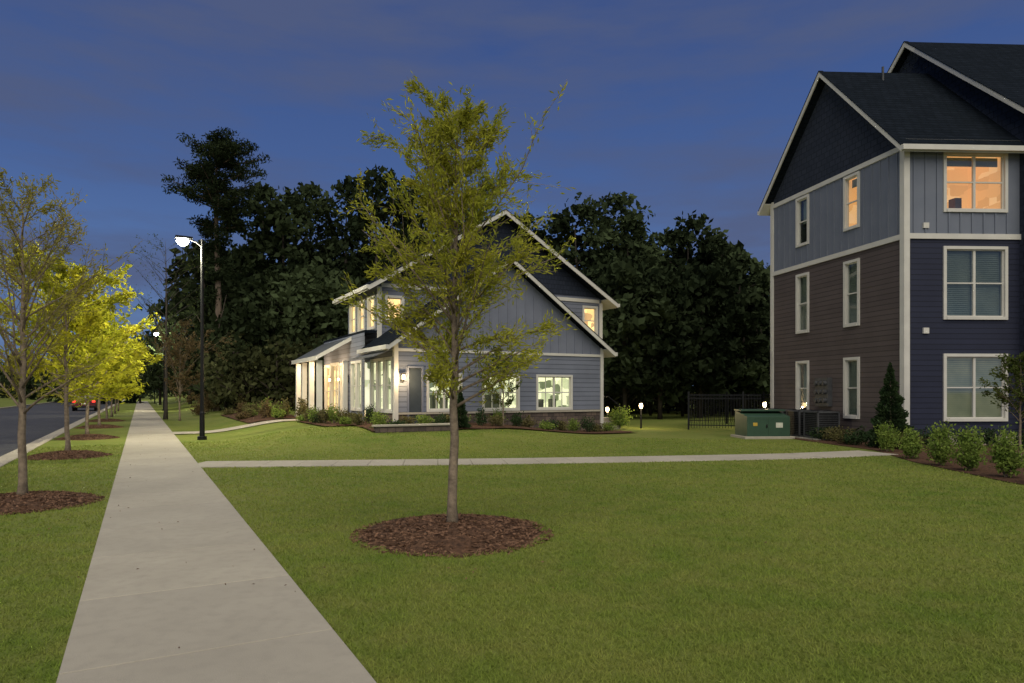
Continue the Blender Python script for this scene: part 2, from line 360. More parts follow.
def gable_roof(g,F,a0,a1,ze,zp,n0,n1,over=0.4,th=0.14,rake=True,name='',rk=.22):
    am=(a0+a1)/2; sl=(zp-ze)/(am-a0); r=g.part(name+'roof',m_roof); t=g.part(name+'rake_trim',m_white)
    for sgn in(-1,1):
        ea=am+sgn*((a1-a0)/2+over); ez=ze-sl*over
        slab(r,F,((ea,ez+0.05),(am,zp+0.05)),n0,n1+over,th)
        slab(r,F,((ea,ez+0.075),(am,zp+0.075)),n1+over-.1,n1+over+.055,.03)
        slab(t,F,((ea,ez+0.043),(am,zp+0.043)),n1+over+.001,n1+over+.04,rk)
        e2=ea+sgn*0.10
        fbox(t,F,min(ea,e2),max(ea,e2),n0,n1+over+0.04,ez-0.10,ez+0.05)
        slab(t,F,((ea,ez-th+0.03),(am+sgn*((a1-a0)/2-0.02),ze-th+0.05)),n0,n1+over,0.03)
# ------------------------------------------------------------------ apartment building
U=unit(np.array([-0.2087,1.0,0])); Vd=unit(np.array([1,0.045,0.0])); O=np.array([11.73,20.4,0.0])
g=G('apartment_building',O)
FL=Fr(O,U,-Vd); FF=Fr(O,Vd,-U)
Lw=6.85; ZE=9.15; ZP=12.7
wz=[(0.81,2.66),(3.86,5.88),(7.08,8.72)]
opL=[(a,a+0.58,z0,z1) for a in (1.98,4.6) for z0,z1 in wz]
opF=[(1.27,3.08,z0,z1) for z0,z1 in wz]
wall(g.part('brown_siding',m_taupe),FL,0,Lw,-0.2,6.26,opL); wall(g.part('grey_siding',m_bb),FL,0,Lw,6.26,8.95,opL)
gm=g.part('gable_siding',m_navysh); gm.poly([FL.p(0,0,8.95),FL.p(Lw,0,8.95),FL.p(Lw,0,ZE),FL.p(Lw/2,0,ZP),FL.p(0,0,ZE)])
wall(g.part('navy_siding',m_navy),FF,0,3.56,-0.2,6.26,opF); wall(g.part('grey_siding',m_bb),FF,0,3.56,6.26,9.2,opF)
bt=g.part('battens',m_bb)
battens(bt,FL,0.1,Lw-0.1,6.36,8.85,opL,0.36); battens(bt,FF,0.1,3.5,6.36,9.0,opF,0.36)
tr=g.part('trim_boards',m_white)
fbox(tr,FL,0.0,Lw+0.03,-0.02,0.05,6.18,6.34); fbox(tr,FL,0.0,Lw+0.03,-0.02,0.05,8.85,9.0)
fbox(tr,FF,0.0,3.56,-0.02,0.05,6.18,6.34); fbox(tr,FF,0.0,3.56,-0.02,0.05,8.98,9.15)
fbox(tr,FL,-0.056,0.12,-0.003,0.056,-0.1,9.1); fbox(tr,FF,-0.053,0.12,0.0,0.058,-0.1,9.08); fbox(tr,FL,Lw-0.12,Lw+0.04,-0.02,0.054,-0.1,9.1)
fbox(g.part('foundation',m_conc2),FL,-0.02,Lw,-0.3,0.03,-0.3,0.3); fbox(g.part('foundation',m_conc2),FF,0,3.56,-0.3,0.033,-0.3,0.298)
kinds=['blindlit','blind','warm']
for i,(a0,a1,z0,z1) in enumerate(opF): window(g,FF,a0,a1,z0,z1,kinds[i],2)
for i,(a0,a1,z0,z1) in enumerate(opL): window(g,FL,a0,a1,z0,z1,('blind','blind','warm','dark','blind','dark')[i],1)
gable_roof(g,FL,0,Lw,ZE,ZP,-3.6,0,0.32,rk=.18)
FB=Fr(O+U*Lw,Vd,U); wall(g.part('navy_siding',m_navy),FB,0,8,-0.2,9.2)
v0=3.56; O2=O+Vd*v0-U*0.35; FW=Fr(O2,U,-Vd); FWF=Fr(O2,Vd,-U); L2=8.9; ze2=10.05; zp2=14.15
w=g.part('wing_siding',m_navysh)
w.poly([FW.p(0,0,-0.2),FW.p(L2,0,-0.2),FW.p(L2,0,ze2),FW.p(L2/2,0,zp2),FW.p(0,0,ze2)])
op3=[(1.0+5*k,2.8+5*k,z0,z1) for k in range(3) for z0,z1 in wz]
wall(g.part('navy_siding',m_navy),FWF,0,17,-0.2,6.26,op3); wall(g.part('grey_siding',m_bb),FWF,0,17,6.26,10.1,op3)
for o in op3: window(g,FWF,*o,'blind',2)
wall(g.part('navy_siding',m_navy),Fr(O2+U*L2,Vd,U),0,17,-0.2,10.1)
wall(g.part('navy_siding',m_navy),Fr(O2+Vd*17,U,Vd),0,L2,-0.2,10.1)
fbox(tr,FWF,-0.05,0.16,-0.05,0.06,-0.1,9.9); fbox(tr,FWF,0.16,17,-0.02,0.05,6.18,6.34); fbox(tr,FWF,0.16,17,-0.02,0.05,9.7,9.95)
gable_roof(g,FW,0,L2,ze2,zp2,-17,0,0.3,name='wing_',rk=.18)
g.part('vent_pipes',m_dark).tube([FL.p(3.0,-1.6,12.0),FL.p(3.0,-1.6,12.75)],[.04,.04],8)
mb=g.part('meter_bank',m_dark)
fbox(mb,FL,3.25,3.95,0.0,0.16,1.1,2.1)
for k in range(3):
    for j in range(3): mb.tube([FL.p(3.38+.22*k,0.15,1.3+.3*j),FL.p(3.38+.22*k,0.26,1.3+.3*j)],[.08,.08],10)
fbox(g.part('wall_vents',m_white),FF,.55,.72,.0,.05,3.35,3.52); fbox(g.part('wall_vents',m_white),FF,.55,.72,.0,.05,6.5,6.66)
g.done()
def ac(x,y):
    a=G('air_conditioner_unit',(x,y,0)); F=Fr((x,y,0),U,Vd); b=a.part('casing',m_dark)
    s=.38
    for cx in(-s,s-.05):
        for cy in(-s,s-.05): fbox(b,F,cx,cx+.05,cy,cy+.05,.05,.95)
    fbox(b,F,-s,s,-s,s,.05,.12); fbox(b,F,-s,s,-s,s,.9,.95)
    fbox(a.part('coil',m_black),F,-s+.03,s-.03,-s+.03,s-.03,.12,.9)
    for k in range(12): z=.16+.06*k; fbox(b,F,-s+.005,s-.005,-s+.005,s-.005,z,z+.015)
    fan=a.part('fan_guard',m_black)
    for k in range(4):
        rr=.08+.08*k; fan.tube([F.p(rr*math.cos(t),rr*math.sin(t),.97) for t in np.linspace(0,6.283,17)],[.006]*17,4)
    fbox(a.part('pad',m_conc2),F,-.5,.5,-.5,.5,-.02,.05); a.done()
for k in range(4): c=O+U*(2.7+1.0*k)-Vd*0.75; ac(c[0],c[1])
# ------------------------------------------------------------------ clubhouse
P0=np.array([-4.07,23.77,0.0]); g=G('clubhouse',P0); Wd=8.84; ze=3.44; zp=6.6
FG=Fr(P0,E,-D); FS=Fr(P0,D,-E)
opG=[(1.25,2.47,.97,2.2),(3.45,4.88,.97,2.2),(5.78,7.3,.97,2.2),(0.5,0.98,0.45,2.45)]
wall(g.part('stone_base',m_stone),FG,0,Wd,-0.4,0.85,opG); wall(g.part('lap_siding',m_houselap),FG,0,Wd,0.85,3.05,opG)
wall(g.part('board_siding',m_house),FG,0,Wd,3.05,ze,())
g.part('board_siding',m_house).poly([FG.p(0,0,ze),FG.p(Wd,0,ze),FG.p(Wd/2,0,zp)])
sl=(zp-ze)/(Wd/2)
battens(g.part('battens',m_house),FG,0.1,Wd-.1,3.13,lambda a: ze+sl*min(a,Wd-a)-0.05,(),0.38)
tr=g.part('trim_boards',m_white)
fbox(tr,FG,0.10,Wd-.10,-.02,.04,3.03,3.13); fbox(g.part('stone_cap',m_conc2),FG,0.10,Wd-.10,-.02,.06,.81,.88)
fbox(tr,FG,-.04,.10,-.02,.055,-.3,3.4); fbox(tr,FG,Wd-.10,Wd+.04,-.02,.055,-.3,3.4)
for o in opG[:3]: window(g,FG,*o,'office',2,True,.08,1)
fbox(g.part('side_door',m_door),FG,0.5,0.98,-0.06,-0.02,.45,2.45)
dt_=g.part('door_trim',m_house); fbox(dt_,FG,.44,.5,-.05,.045,.42,2.51); fbox(dt_,FG,.98,1.04,-.05,.045,.42,2.51); fbox(dt_,FG,.5,.98,-.05,.045,2.45,2.51)
opS=[(0.35,1.0,.95,2.75),(1.25,1.9,.95,2.75),(2.1,2.72,.95,2.75)]
wall(g.part('stone_base',m_stone),FS,0,3,-0.4,0.85,()); wall(g.part('lap_siding',m_houselap),FS,0,3,.85,ze,opS)
for o in opS: window(g,FS,*o,'office',1,True,.1)
fbox(tr,FS,-.053,.12,.003,.05,-.3,3.38)
wall(g.part('lap_siding',m_houselap),Fr(P0+E*Wd,D,E),0,3.1,-.6,ze)
gable_roof(g,FG,0,Wd,ze,zp,-3.1,0,0.38,rk=.17)
slab(g.part('awning',m_metalroof),Fr(P0,E,D),((-0.75,2.85),(-0.0,3.15)),0.1,2.9,.04)
va,vb=0.35,10.97; OR=P0+D*3.0+E*va; WR=vb-va; FR=Fr(OR,E,-D); FRS=Fr(OR,D,-E); zeR=5.95; zpR=9.2; LR=4.4
opR=[(.35,.95,4.45,5.3),(WR-.95,WR-.3,4.3,5.45)]
wall(g.part('lap_siding',m_houselap),FR,0,WR,-.4,zeR,opR); g.part('gable_siding',m_navysh).poly([FR.p(0,0,zeR),FR.p(WR,0,zeR),FR.p(WR/2,0,zpR)])
for o in opR: window(g,FR,*o,'entry',1,True,.1)
opRU=[(x,x+.8,4.2,5.35) for x in (.5,1.9,3.2)]
wall(g.part('lap_siding',m_houselap),FRS,0,LR,2.9,zeR,opRU)
for o in opRU: window(g,FRS,*o,'entry',1,True,.1)
wall(g.part('lap_siding',m_houselap),Fr(OR+E*WR,D,E),0,LR,-.8,zeR); wall(g.part('lap_siding',m_houselap),Fr(OR+D*LR,E,D),0,WR,-.8,zeR)
g.part('gable_siding',m_navysh).poly([FR.p(0,-LR,zeR),FR.p(WR,-LR,zeR),FR.p(WR/2,-LR,zpR)])
fbox(tr,FR,WR-.12,WR+.05,-.02,.055,-.4,5.7); fbox(tr,FR,-.05,.12,-.02,.055,3.5,5.7); fbox(tr,FR,.12,WR-.12,-.02,.045,5.7,5.85)
gable_roof(g,FR,0,WR,zeR,zpR,-LR-.2,0,0.55,name='upper_',rk=.19)
OE=P0+D*3.0+E*(-.2); PF=Fr(OE,D,-E); LE=6.6
opE=[(.4,.95,.95,2.75),(1.2,1.75,.95,2.75),(2.55,3.45,.5,2.75),(3.9,5.1,.5,2.8),(5.4,6.3,.5,2.75)]
wall(g.part('entrance_siding',m_houselap),PF,0,LE,-.4,3.9,opE)
for i,o in enumerate(opE): window(g,PF,*o,'office' if i<2 else 'entry',1 if i!=3 else 2,True,.1)
wall(g.part('entrance_siding',m_houselap),Fr(OE+D*LE,E,D),0,8,-.4,3.9)
fbox(g.part('entrance_roof',m_roof),Fr(OE,D,E),0.02,LE+.2,.02,.5,3.9,4.0); fbox(g.part('entrance_roof',m_roof),Fr(OE,D,E),LR+.05,LE+.2,.5,8,3.9,4.0)
us=2.2; ND=1.2
slab(g.part('porch_roof',m_metalroof),Fr(OE,E,D),((-ND-.15,3.05),(0,3.85)),us-.3,LE+.3,.1)
fbox(tr,PF,us-.32,LE+.3,ND+.15,ND+.23,2.88,3.05)
slab(tr,Fr(OE,E,D),((-ND-.2,3.07),(0,3.87)),us-.34,us-.3,.16)
for a in (us,us+1.45,us+2.9,us+4.2):
    fbox(tr,PF,a,a+.2,ND-.1,ND+.1,.42,2.88); fbox(tr,PF,a-.04,a+.24,ND-.14,ND+.14,.42,.62)
fbox(tr,PF,us+.02,us+.2,.06,.24,.42,2.9)
fbox(g.part('porch_floor',m_conc2),PF,us-.3,LE+.4,0.02,ND+.4,-.2,.42)
so=g.part('sconce_body',m_black); sg=g.part('sconce_glass',m_lensw)
fbox(so,FG,.2,.32,0,.05,1.95,2.25); fbox(so,FG,.18,.34,.05,.19,2.22,2.26); fbox(sg,FG,.22,.30,.08,.16,2.04,2.2)
for a in (2.3,3.65,5.2):
    fbox(so,PF,a-.05,a+.05,0.0,.04,2.0,2.3); fbox(so,PF,a-.06,a+.06,.04,.14,2.22,2.25); fbox(sg,PF,a-.03,a+.03,.05,.11,2.08,2.21)
g.done()
light(g,'sconce_light',FG.p(.26,.35,2.1),55,(1,.72,.38),.06)
light(g,'porch_light',PF.p(us+.9,.7,2.6),100,(1,.72,.42),.1); light(g,'porch_light',PF.p(us+3.6,.7,2.6),100,(1,.72,.42),.1)
g=G('stone_terrace_wall',W(20.6,6.2)); fbox(g.part('wall',m_stone),FQ,20.85,20.88+.2,6.5,9.2,0.1,.5); fbox(g.part('cap',m_conc2),FQ,20.8,21.13,6.45,9.25,.5,.56); g.done(.01)
g=G('concrete_steps',W(24,17.2)); s_=g.part('steps',m_conc2)
for k in range(3): fbox(s_,FQ,23.6+.3*k,25.6+.003*k,17.0-.003*k,18.2+.003*k,-.05,.16*(k+1))
rl=g.part('handrail',m_black)
for q0 in (17.05,18.15): rl.tube([W(23.6,q0,.1),W(23.6,q0,1.0),W(24.4,q0,1.4),W(25.5,q0,1.4),W(25.5,q0,.4)],[.02]*5,6)
g.done()
# ------------------------------------------------------------------ street lamps
def lamp(x,y,power=900):
    z0=gz(x,y); g=G('street_lamp',(x,y,z0)); b=g.part('pole',m_black); T=np.array([x,y,z0])
    b.tube([T,T+Z*.12],[.15,.15],14); b.tube([T+Z*.12,T+Z*.9,T+Z*.95,T+Z*6.7],[.085,.08,.065,.045],12)
    b.tube([T+Z*6.45,T+Z*6.6-E*.2,T+Z*6.66-E*.4],[.03,.03,.03],8)
    h=g.part('head',m_black); F=Fr(T+Z*6.62-E*.55,E,D)
    h.box8([F.p(a,n,zz) for a,s in ((-.26,1),(.26,.7)) for n in (-.16*s,.16*s) for zz in (0.04,.12)])
    l=g.part('lens',m_lens); l.tube([F.p(-.04,0,0.05),F.p(-.04,0,-.04),F.p(-.04,0,-.13),F.p(-.04,0,-.19)],[.14,.19,.14,.05],14)
    g.done(.008); light(g,'lamp_light',F.p(-.04,0,-.32),power,(1,.93,.66),.12,'POINT')
for k,pw in ((0,1900),(1,2000),(2,2000),(3,2000)):
    c=W(25+41*k,1.83); lamp(c[0],c[1],pw)
c=W(-16,1.83); lamp(c[0],c[1],2200)
# ------------------------------------------------------------------ young trees
def young(name,base,H,Rfun,nprim,ntw,nl,leafL,leafW,ml,h0=.24,seed=1,tr=.06,lift=(0.7,1.3),tws=.55,mbk=None):
    global rng
    old=rng; rng=np.random.default_rng(seed)
    x,y=base; z=gz(x,y); g=G(name,(x,y,z)); mb=g.part('trunk_and_limbs',mbk or m_bark); B0=np.array([x,y,z-.05])
    k=14; tp=[B0+np.array([.03*H*.2*math.sin(2.3*t+seed),.03*H*.2*math.cos(1.9*t),H*t/1.0]) for t in np.linspace(0,1,k)]
    tp=[a-(tp[0]-B0) for a in tp]
    for i in range(1,k): tp[i]=tp[i]+np.append(rng.normal(size=2)*.012,0)
    tp=np.array(tp); rad=[tr*(1-i/(k-1))**.8*.95+.004 for i in range(k)]; rad[0]*=1.5
    mb.tube(tp,rad,9); Cs=[];Ds=[]
    def addleaf(pts,n,sp):
        pts=np.array(pts); s=rng.random(n)*(len(pts)-1); i=np.minimum(s.astype(int),len(pts)-2); f=(s-i)[:,None]
        d=unit(pts[i+1]-pts[i]); c=pts[i]*(1-f)+pts[i+1]*f+rng.normal(size=(n,3))*sp
        Cs.append(c); Ds.append(unit(d*1.1+rng.normal(size=(n,3))*.5+np.array([0,0,-.1])))
    for j in range(nprim):
        t=h0+(.97-h0)*((j+rng.random()*.8)/nprim); az=j*2.4+rng.normal()*.35; R=Rfun(t)*rng.uniform(.55,1.2)
        i=t*(k-1); a=int(i); st=tp[a]*(1-(i-a))+tp[min(a+1,k-1)]*(i-a)
        el=rng.uniform(*lift); n=7; pts=[st]; d=np.array([math.cos(az)*math.cos(el),math.sin(az)*math.cos(el),math.sin(el)]); L=R/math.cos(el)
        for m in range(1,n):
            d=unit(d+rng.normal(size=3)*.09+np.array([math.cos(az),math.sin(az),0])*.05); pts.append(pts[-1]+d*L/(n-1))
        r0=max(.006,rad[a]*.42); mb.tube(pts,[r0*(1-m/(n-1)*.85) for m in range(n)],5)
        for q_ in range(ntw):
            s=rng.uniform(.15,1)*(n-1)*.999; i2=int(s); o=np.array(pts[i2])*(1-(s-i2))+np.array(pts[i2+1])*(s-i2); dd=unit(np.array(pts[i2+1])-np.array(pts[i2]))
            td=unit(dd*.8+rng.normal(size=3)*tws); tl=L*rng.uniform(.16,.42)*(1.15-.5*s/(n-1)); tw=[o]
            for m in range(3): td=unit(td+rng.normal(size=3)*.16+np.array([0,0,.02])); tw.append(tw[-1]+td*tl/3)
            mb.tube(tw,[.004,.003,.002,.0015],3); addleaf(tw,max(2,int(nl*rng.uniform(.3,1.5))),leafL*.4)
        addleaf(pts[3:],nl,leafL*.4)
    C=np.concatenate(Cs);Dd=np.concatenate(Ds); n=len(C)
    V,F=diamonds(C,Dd,leafL*rng.uniform(.6,1.3,n),leafW*rng.uniform(.6,1.3,n)); g.add(mkobj('leaves',V,F,ml)); g.done(smooth=True); rng=old
m_lf=leafmat('elm_leaves',(0.50,0.47,0.055),(0.31,0.34,0.045),1.6,.45,.6)
m_lfd=leafmat('elm_leaves_brown',(0.40,0.34,0.08),(0.27,0.27,0.055),1.6,.45,.6)
m_lfy=leafmat('elm_leaves_yellow',(0.62,0.56,0.045),(0.42,0.45,0.04),1.2,.5,.6)
def prof(pts): 
    xs,ys=zip(*pts); return lambda t: float(np.interp(t,xs,ys))
young('young_elm_tree',T1,4.85,prof([(.26,.55),(.31,.95),(.42,1.10),(.55,1.0),(.7,.72),(.82,.5),(.92,.38),(1,.28)]),70,14,30,.075,.018,m_lf,.30,5,.058,(.5,1.1),.42)
rp=prof([(.25,1.1),(.4,1.35),(.6,1.2),(.8,.75),(1,.3)])
young('young_elm_tree',T2,4.4,rp,46,12,13,.08,.020,m_lfd,.3,11,.06,(.6,1.15),.45)
for k in range(1,8):
    c=W(12.6+7.6*k,-1.58); young('young_elm_tree',(c[0],c[1]),4.7,prof([(.25,1.5),(.4,1.9),(.6,1.6),(.8,1.0),(1,.4)]),34,9,int(30-2*k),.13+.02*k,.05+.014*k,m_lfy,.26,20+k,.06,(.4,1.05))
m_lr=leafmat('small_tree_leaves',(0.14,0.17,0.04),(0.08,0.11,0.028),2,.4)
young('small_ornamental_tree',(-.3,24.6),2.3,prof([(.2,.5),(.6,.7),(1,.3)]),22,8,14,.09,.05,m_lr,.3,41,.03)
young('small_ornamental_tree',(11.4,15.3),2.5,prof([(.2,.5),(.6,.6),(1,.2)]),30,9,14,.08,.035,m_lr,.36,47,.028,(.5,1.0))
m_lb=leafmat('tan_leaves',(0.22,0.155,0.075),(0.13,0.10,0.045),2,.4)
young('small_ornamental_tree',(-18.5,38),4.2,prof([(.1,1.0),(.6,1.3),(1,.4)]),26,8,16,.14,.08,m_lb,.2,43,.05)
m_bbare=M('bare_tree_bark',(0.07,0.06,0.05),None,5,.9)
young('bare_tree',(-20.3,40),10.5,prof([(.3,1.6),(.5,2.6),(.8,2.2),(1,.6)]),34,10,2,.12,.05,m_lr,.35,44,.10,(.5,1.1),.55,m_bbare)
for k in range(6):
    c=W(25+12*k,-14.2-.5*k); young('young_elm_tree',(c[0],c[1]),4.6,prof([(.25,1.3),(.5,1.6),(1,.4)]),24,8,16,.2,.1,m_lfy,.3,60+k,.06)
# ------------------------------------------------------------------ shrubs
def shrub(name,x,y,w,h,ml,n=1500,L=.07,cone=False,seed=0):
    r=np.random.default_rng(seed+int(abs(x*97+y*31))); z=gz(x,y); g=G(name,(x,y,z)); mb=g.part('stems',m_bark)
    B0=np.array([x,y,z])
    if cone:
        mb.tube([B0,B0+Z*h*.95],[.04,.008],6)
        u=1-np.sqrt(r.random(n)); a=r.random(n)*6.283; lay=.75+.3*np.sin(u*38+a*1.0)*r.random(n)
        rr=w*.5*(1-u)*lay*r.uniform(.55,1.08,n); C=np.stack([x+rr*np.cos(a),y+rr*np.sin(a),z+.05+u*h*.97],1); Dd=unit(np.stack([np.cos(a),np.sin(a),.5+0*a],1)+r.normal(size=(n,3))*.3)
    else:
        Cs=[];Ds=[]; nb=16
        for i in range(nb):
            a=i*2.4; el=r.uniform(.5,1.4); d=np.array([math.cos(a)*math.cos(el)*w*.5,math.sin(a)*math.cos(el)*w*.5,math.sin(el)*h])*r.uniform(.6,1.0)
            mid=B0+d*.5+r.normal(size=3)*.02; mb.tube([B0,mid,B0+d],[.01,.007,.003],4)
            m=n//nb; t=r.uniform(.35,1.05,m)[:,None]; Cs.append(B0+d*t+r.normal(size=(m,3))*np.array([w,w,h*.7])*.10); Ds.append(unit(d*.6+r.normal(size=(m,3))*.4))
        C=np.concatenate(Cs);C[:,2]=np.maximum(C[:,2],z+.03);Dd=np.concatenate(Ds)
    V,F=diamonds(C,Dd,L*r.uniform(.6,1.3,len(C)),L*.5); g.add(mkobj('leaves',V,F,ml)); g.done()
m_sh=leafmat('shrub_leaves',(0.30,0.38,0.08),(0.16,0.24,0.05),4,.35); m_shd=leafmat('dark_shrub_leaves',(0.055,0.085,0.034),(0.03,0.055,0.024),3,.2)
m_shy=leafmat('ornamental_grass',(0.20,0.17,0.075),(0.11,0.11,0.04),3,.3)
for (xi,yb,yt,w) in ((887,452,420,.6),(911,459,428,.62),(941,466,420,.68),(970,471,428,.66),(1006,478,428,.7),(1050,486,430,.7)):
    Y=1.6*683/(yb-392); shrub('boxwood_shrub',(xi-512)/683*Y,Y,w,(yb-yt)*Y/683,m_sh,1900,.075)
shrub('conifer_shrub',10.75,19.4,1.5,2.5,m_shd,7200,.10,True)
shrub('conifer_shrub',-1.75,23.2,.75,1.45,m_shd,3000,.09,True)
r2=np.random.default_rng(5)
for i in range(12): shrub('low_shrub',9.9+r2.random()*1.3+ (i%3)*.3,18.8+i*.55,.9,.5,m_shd if i%2 else m_shy,700,.09)
for i in range(14): shrub('low_shrub',11.6+i*.7,18.9+r2.random()*.8,.8,.6,m_shd,700,.08)
for i in range(19):
    c=W(21.3+r2.random()*1.0,6.8+i*.53); shrub('foundation_shrub',c[0],c[1],.55+.35*r2.random(),.35+.35*r2.random(),(m_sh,m_shd,m_shy)[i%3],650,.08)
for i in range(16):
    c=W(23.2+i*.3,5.5+r2.random()*2.0); shrub('foundation_shrub',c[0],c[1],.65,.35+.4*r2.random(),(m_shy,m_shd,m_sh)[i%3],600,.08)
for i in range(22):
    c=W(30.6+i*.5,4.2+r2.random()*2.2); shrub('foundation_shrub',c[0],c[1],.8,.4+.6*r2.random(),(m_shy,m_sh,m_shy,m_lb)[i%4],600,.11)
shrub('rounded_shrub',4.65,29.5,1.2,1.1,m_sh,1600,.1)
for i in range(14):
    c=W(30+i*4,-14-2*r2.random()); shrub('hedge_shrub',c[0],c[1],2.4,1.5,m_sh,900,.25)
for i in range(12):
    c=W(44+i*1.1,3.0+r2.random()*6); shrub('foundation_shrub',c[0],c[1],1.3,.8+.9*r2.random(),(m_shy,m_lb)[i%2],600,.14)
# ------------------------------------------------------------------ forest
m_ff=leafmat('forest_leaves',(0.034,0.046,0.021),(0.014,0.021,0.011),.45,.15,.5,.13)
m_fu=leafmat('understory_leaves',(0.060,0.064,0.027),(0.024,0.032,0.014),.6,.2,.5,.2)
fC=[];fD=[];fL=[]; uC=[];uD=[];uL=[]; tm=MB(); r=np.random.default_rng(77)
def ftree(x,y,H,cr,n=1500,base=.3,leaf=.42,under=False):
    z=gz(x,y); T=np.array([x,y,z]); lean=r.normal(size=2)*.02*H; tp=np.array([T-Z*.1,T+np.array([lean[0]*.3,lean[1]*.3,H*.4]),T+np.array([lean[0],lean[1],H*.86])])
    tm.tube(tp,[.012*H+.05,.009*H+.03,.03],6)
    nc=30; CC=[]
    for i in range(nc):
        t=base+(1-base)*(i+.5)/nc; prof_=math.sin(math.pi*min(1,max(0.08,(t-base)/(1-base)*.86+.1)))**.6; a=i*2.4+r.random(); rr=cr*prof_*math.sqrt(r.random())*.85
        c=T+np.array([lean[0]*t+rr*math.cos(a),lean[1]*t+rr*math.sin(a),H*(t*.95)]); CC.append(c)
        if r.random()<.3: s=T+np.array([lean[0]*t,lean[1]*t,max(H*t-rr*.9,H*base*.8)]); tm.tube([s,(s+c)/2+Z*.2,c],[.07,.05,.02],4)
    m=n//nc
    for c in CC:
        s=cr*r.uniform(.18,.42); d=unit(r.normal(size=(m,3)))*(r.random((m,1))**.45)*s*np.array([1.25,1.25,.8]); (uC if under else fC).append(c+d); (uD if under else fD).append(unit(r.normal(size=(m,3))+np.array([0,0,-.3]))); (uL if under else fL).append(leaf*r.uniform(.5,1.3,m))
def at(xi,yt,Y):
    return (xi-512)/683*Y, Y, 1.6+(392-yt)*Y/683
sky=[(262,182,52,2.6),(285,193,50,3.0),(312,180,56,3.4),(345,172,54,3.6),(378,162,50,3.6),(410,174,52,3.6),(440,187,56,4),(470,202,55,4),(498,214,56,3.5),(528,206,58,2.9),(555,210,54,3.1),(580,194,50,3.3),(606,185,52,3.5),(632,207,50,2.9),(657,224,54,2.9),(685,211,50,3.0),(714,228,50,2.8),(738,248,48,2.4),(765,270,52,3),(800,257,56,4),(850,252,58,5),(240,248,58,3.0),(215,268,62,3.2),(190,294,70,4),(160,330,85,4),(140,345,95,4),(700,264,42,2.8),(745,292,44,2.6),(660,272,40,2.6),(625,264,40,2.8),(585,268,44,2.8),(250,285,48,3),(275,275,47,3.4),(300,282,46,3.2),(325,270,48,3.6),(540,270,46,3),(235,320,46,2.6)]
for k,(xi,yt,Y,cr) in enumerate(sky):
    a=at(xi,yt,Y); ftree(a[0],a[1],a[2],cr,2900,.24 if xi<345 else .2,.54)
for i in range(60):
    xi=r.uniform(200,900); Y=r.uniform(57,85); yt=r.uniform(235,285); a=at(xi,yt,Y); ftree(a[0],a[1],a[2],4.4,1300,.08,.95)
for i in range(74):
    xi=r.uniform(225,880) if i<60 else r.uniform(215,330); Y=r.uniform(45,64) if i<60 else r.uniform(43,48); a=at(xi,r.uniform(335,378),Y); ftree(a[0],a[1],max(2,a[2]),2.6,500,.08,.4,True)
for i in range(70):
    p_=r.uniform(110,230); q_=r.uniform(-90,60); c=W(p_,q_); ftree(c[0],c[1],r.uniform(6,10),5,500,.08,1.1)
g=G('forest',(0,55,0))
V,F=diamonds(np.concatenate(fC),np.concatenate(fD),np.concatenate(fL),np.concatenate(fL)*.6); g.add(mkobj('crowns',V,F,m_ff))
V,F=diamonds(np.concatenate(uC),np.concatenate(uD),np.concatenate(uL),np.concatenate(uL)*.6); g.add(mkobj('understory',V,F,m_fu))
for i in range(55):
    xi=r.uniform(225,345) if i<22 else r.uniform(600,860); Y=r.uniform(44,52); a=at(xi,0,Y); H=r.uniform(6,9); w_=r.uniform(.06,.12); tm.tube([(a[0],a[1],0),(a[0]+r.normal()*.15,a[1],H*.3),(a[0]+r.normal()*.25,a[1],H*.65),(a[0]+r.normal()*.4,a[1],H)],[w_,w_*.85,w_*.6,w_*.2],5)
g.add(mkobj('trunks',tm.v,tm.f,m_barkd,True)); 
def pine(xi,yt,Y):
    x,y,H=at(xi,yt,Y); g=G('pine_tree',(x,y,0)); tb=g.part('trunk_and_limbs',m_barkp)
    tb.tube([(x,y,-.1),(x+.1,y,H*.4),(x-.1,y,H*.75),(x,y,H*.98)],[.27,.2,.13,.04],9); Cs=[];Ds=[];
    for i in range(62):
        t=r.uniform(.66,.99) if i>8 else r.uniform(.42,.66); a=r.random()*6.283; L=(0.7+2.1*math.sin(math.pi*min(1,(1-t)*2.3+.15))**.7)*r.uniform(.5,1.15)
        if i<=8: L*=.7
        s=np.array([x,y,H*t*.97]); e=s+np.array([math.cos(a)*L,math.sin(a)*L,L*r.uniform(.0,.4)]); tb.tube([s,(s+e)/2-Z*.1,e],[.06,.045,.02],4)
        for k in range(5):
            c=s+(e-s)*(.35+.17*k)+r.normal(size=3)*.15; m=60; Cs.append(c+unit(r.normal(size=(m,3)))*(r.random((m,1))**.5)*np.array([.6,.6,.34])); Ds.append(unit(r.normal(size=(m,3))+np.array([0,0,.3])))
    C=np.concatenate(Cs); V,F=diamonds(C,np.concatenate(Ds),r.uniform(.2,.42,len(C)),.09); g.add(mkobj('needles',V,F,m_ff)); g.done()
m_barkp=M('pine_bark',(0.17,0.13,0.10),(0.09,0.07,0.055),3,0.95,0.5,10,spec=.05)
pine(217,136,46)
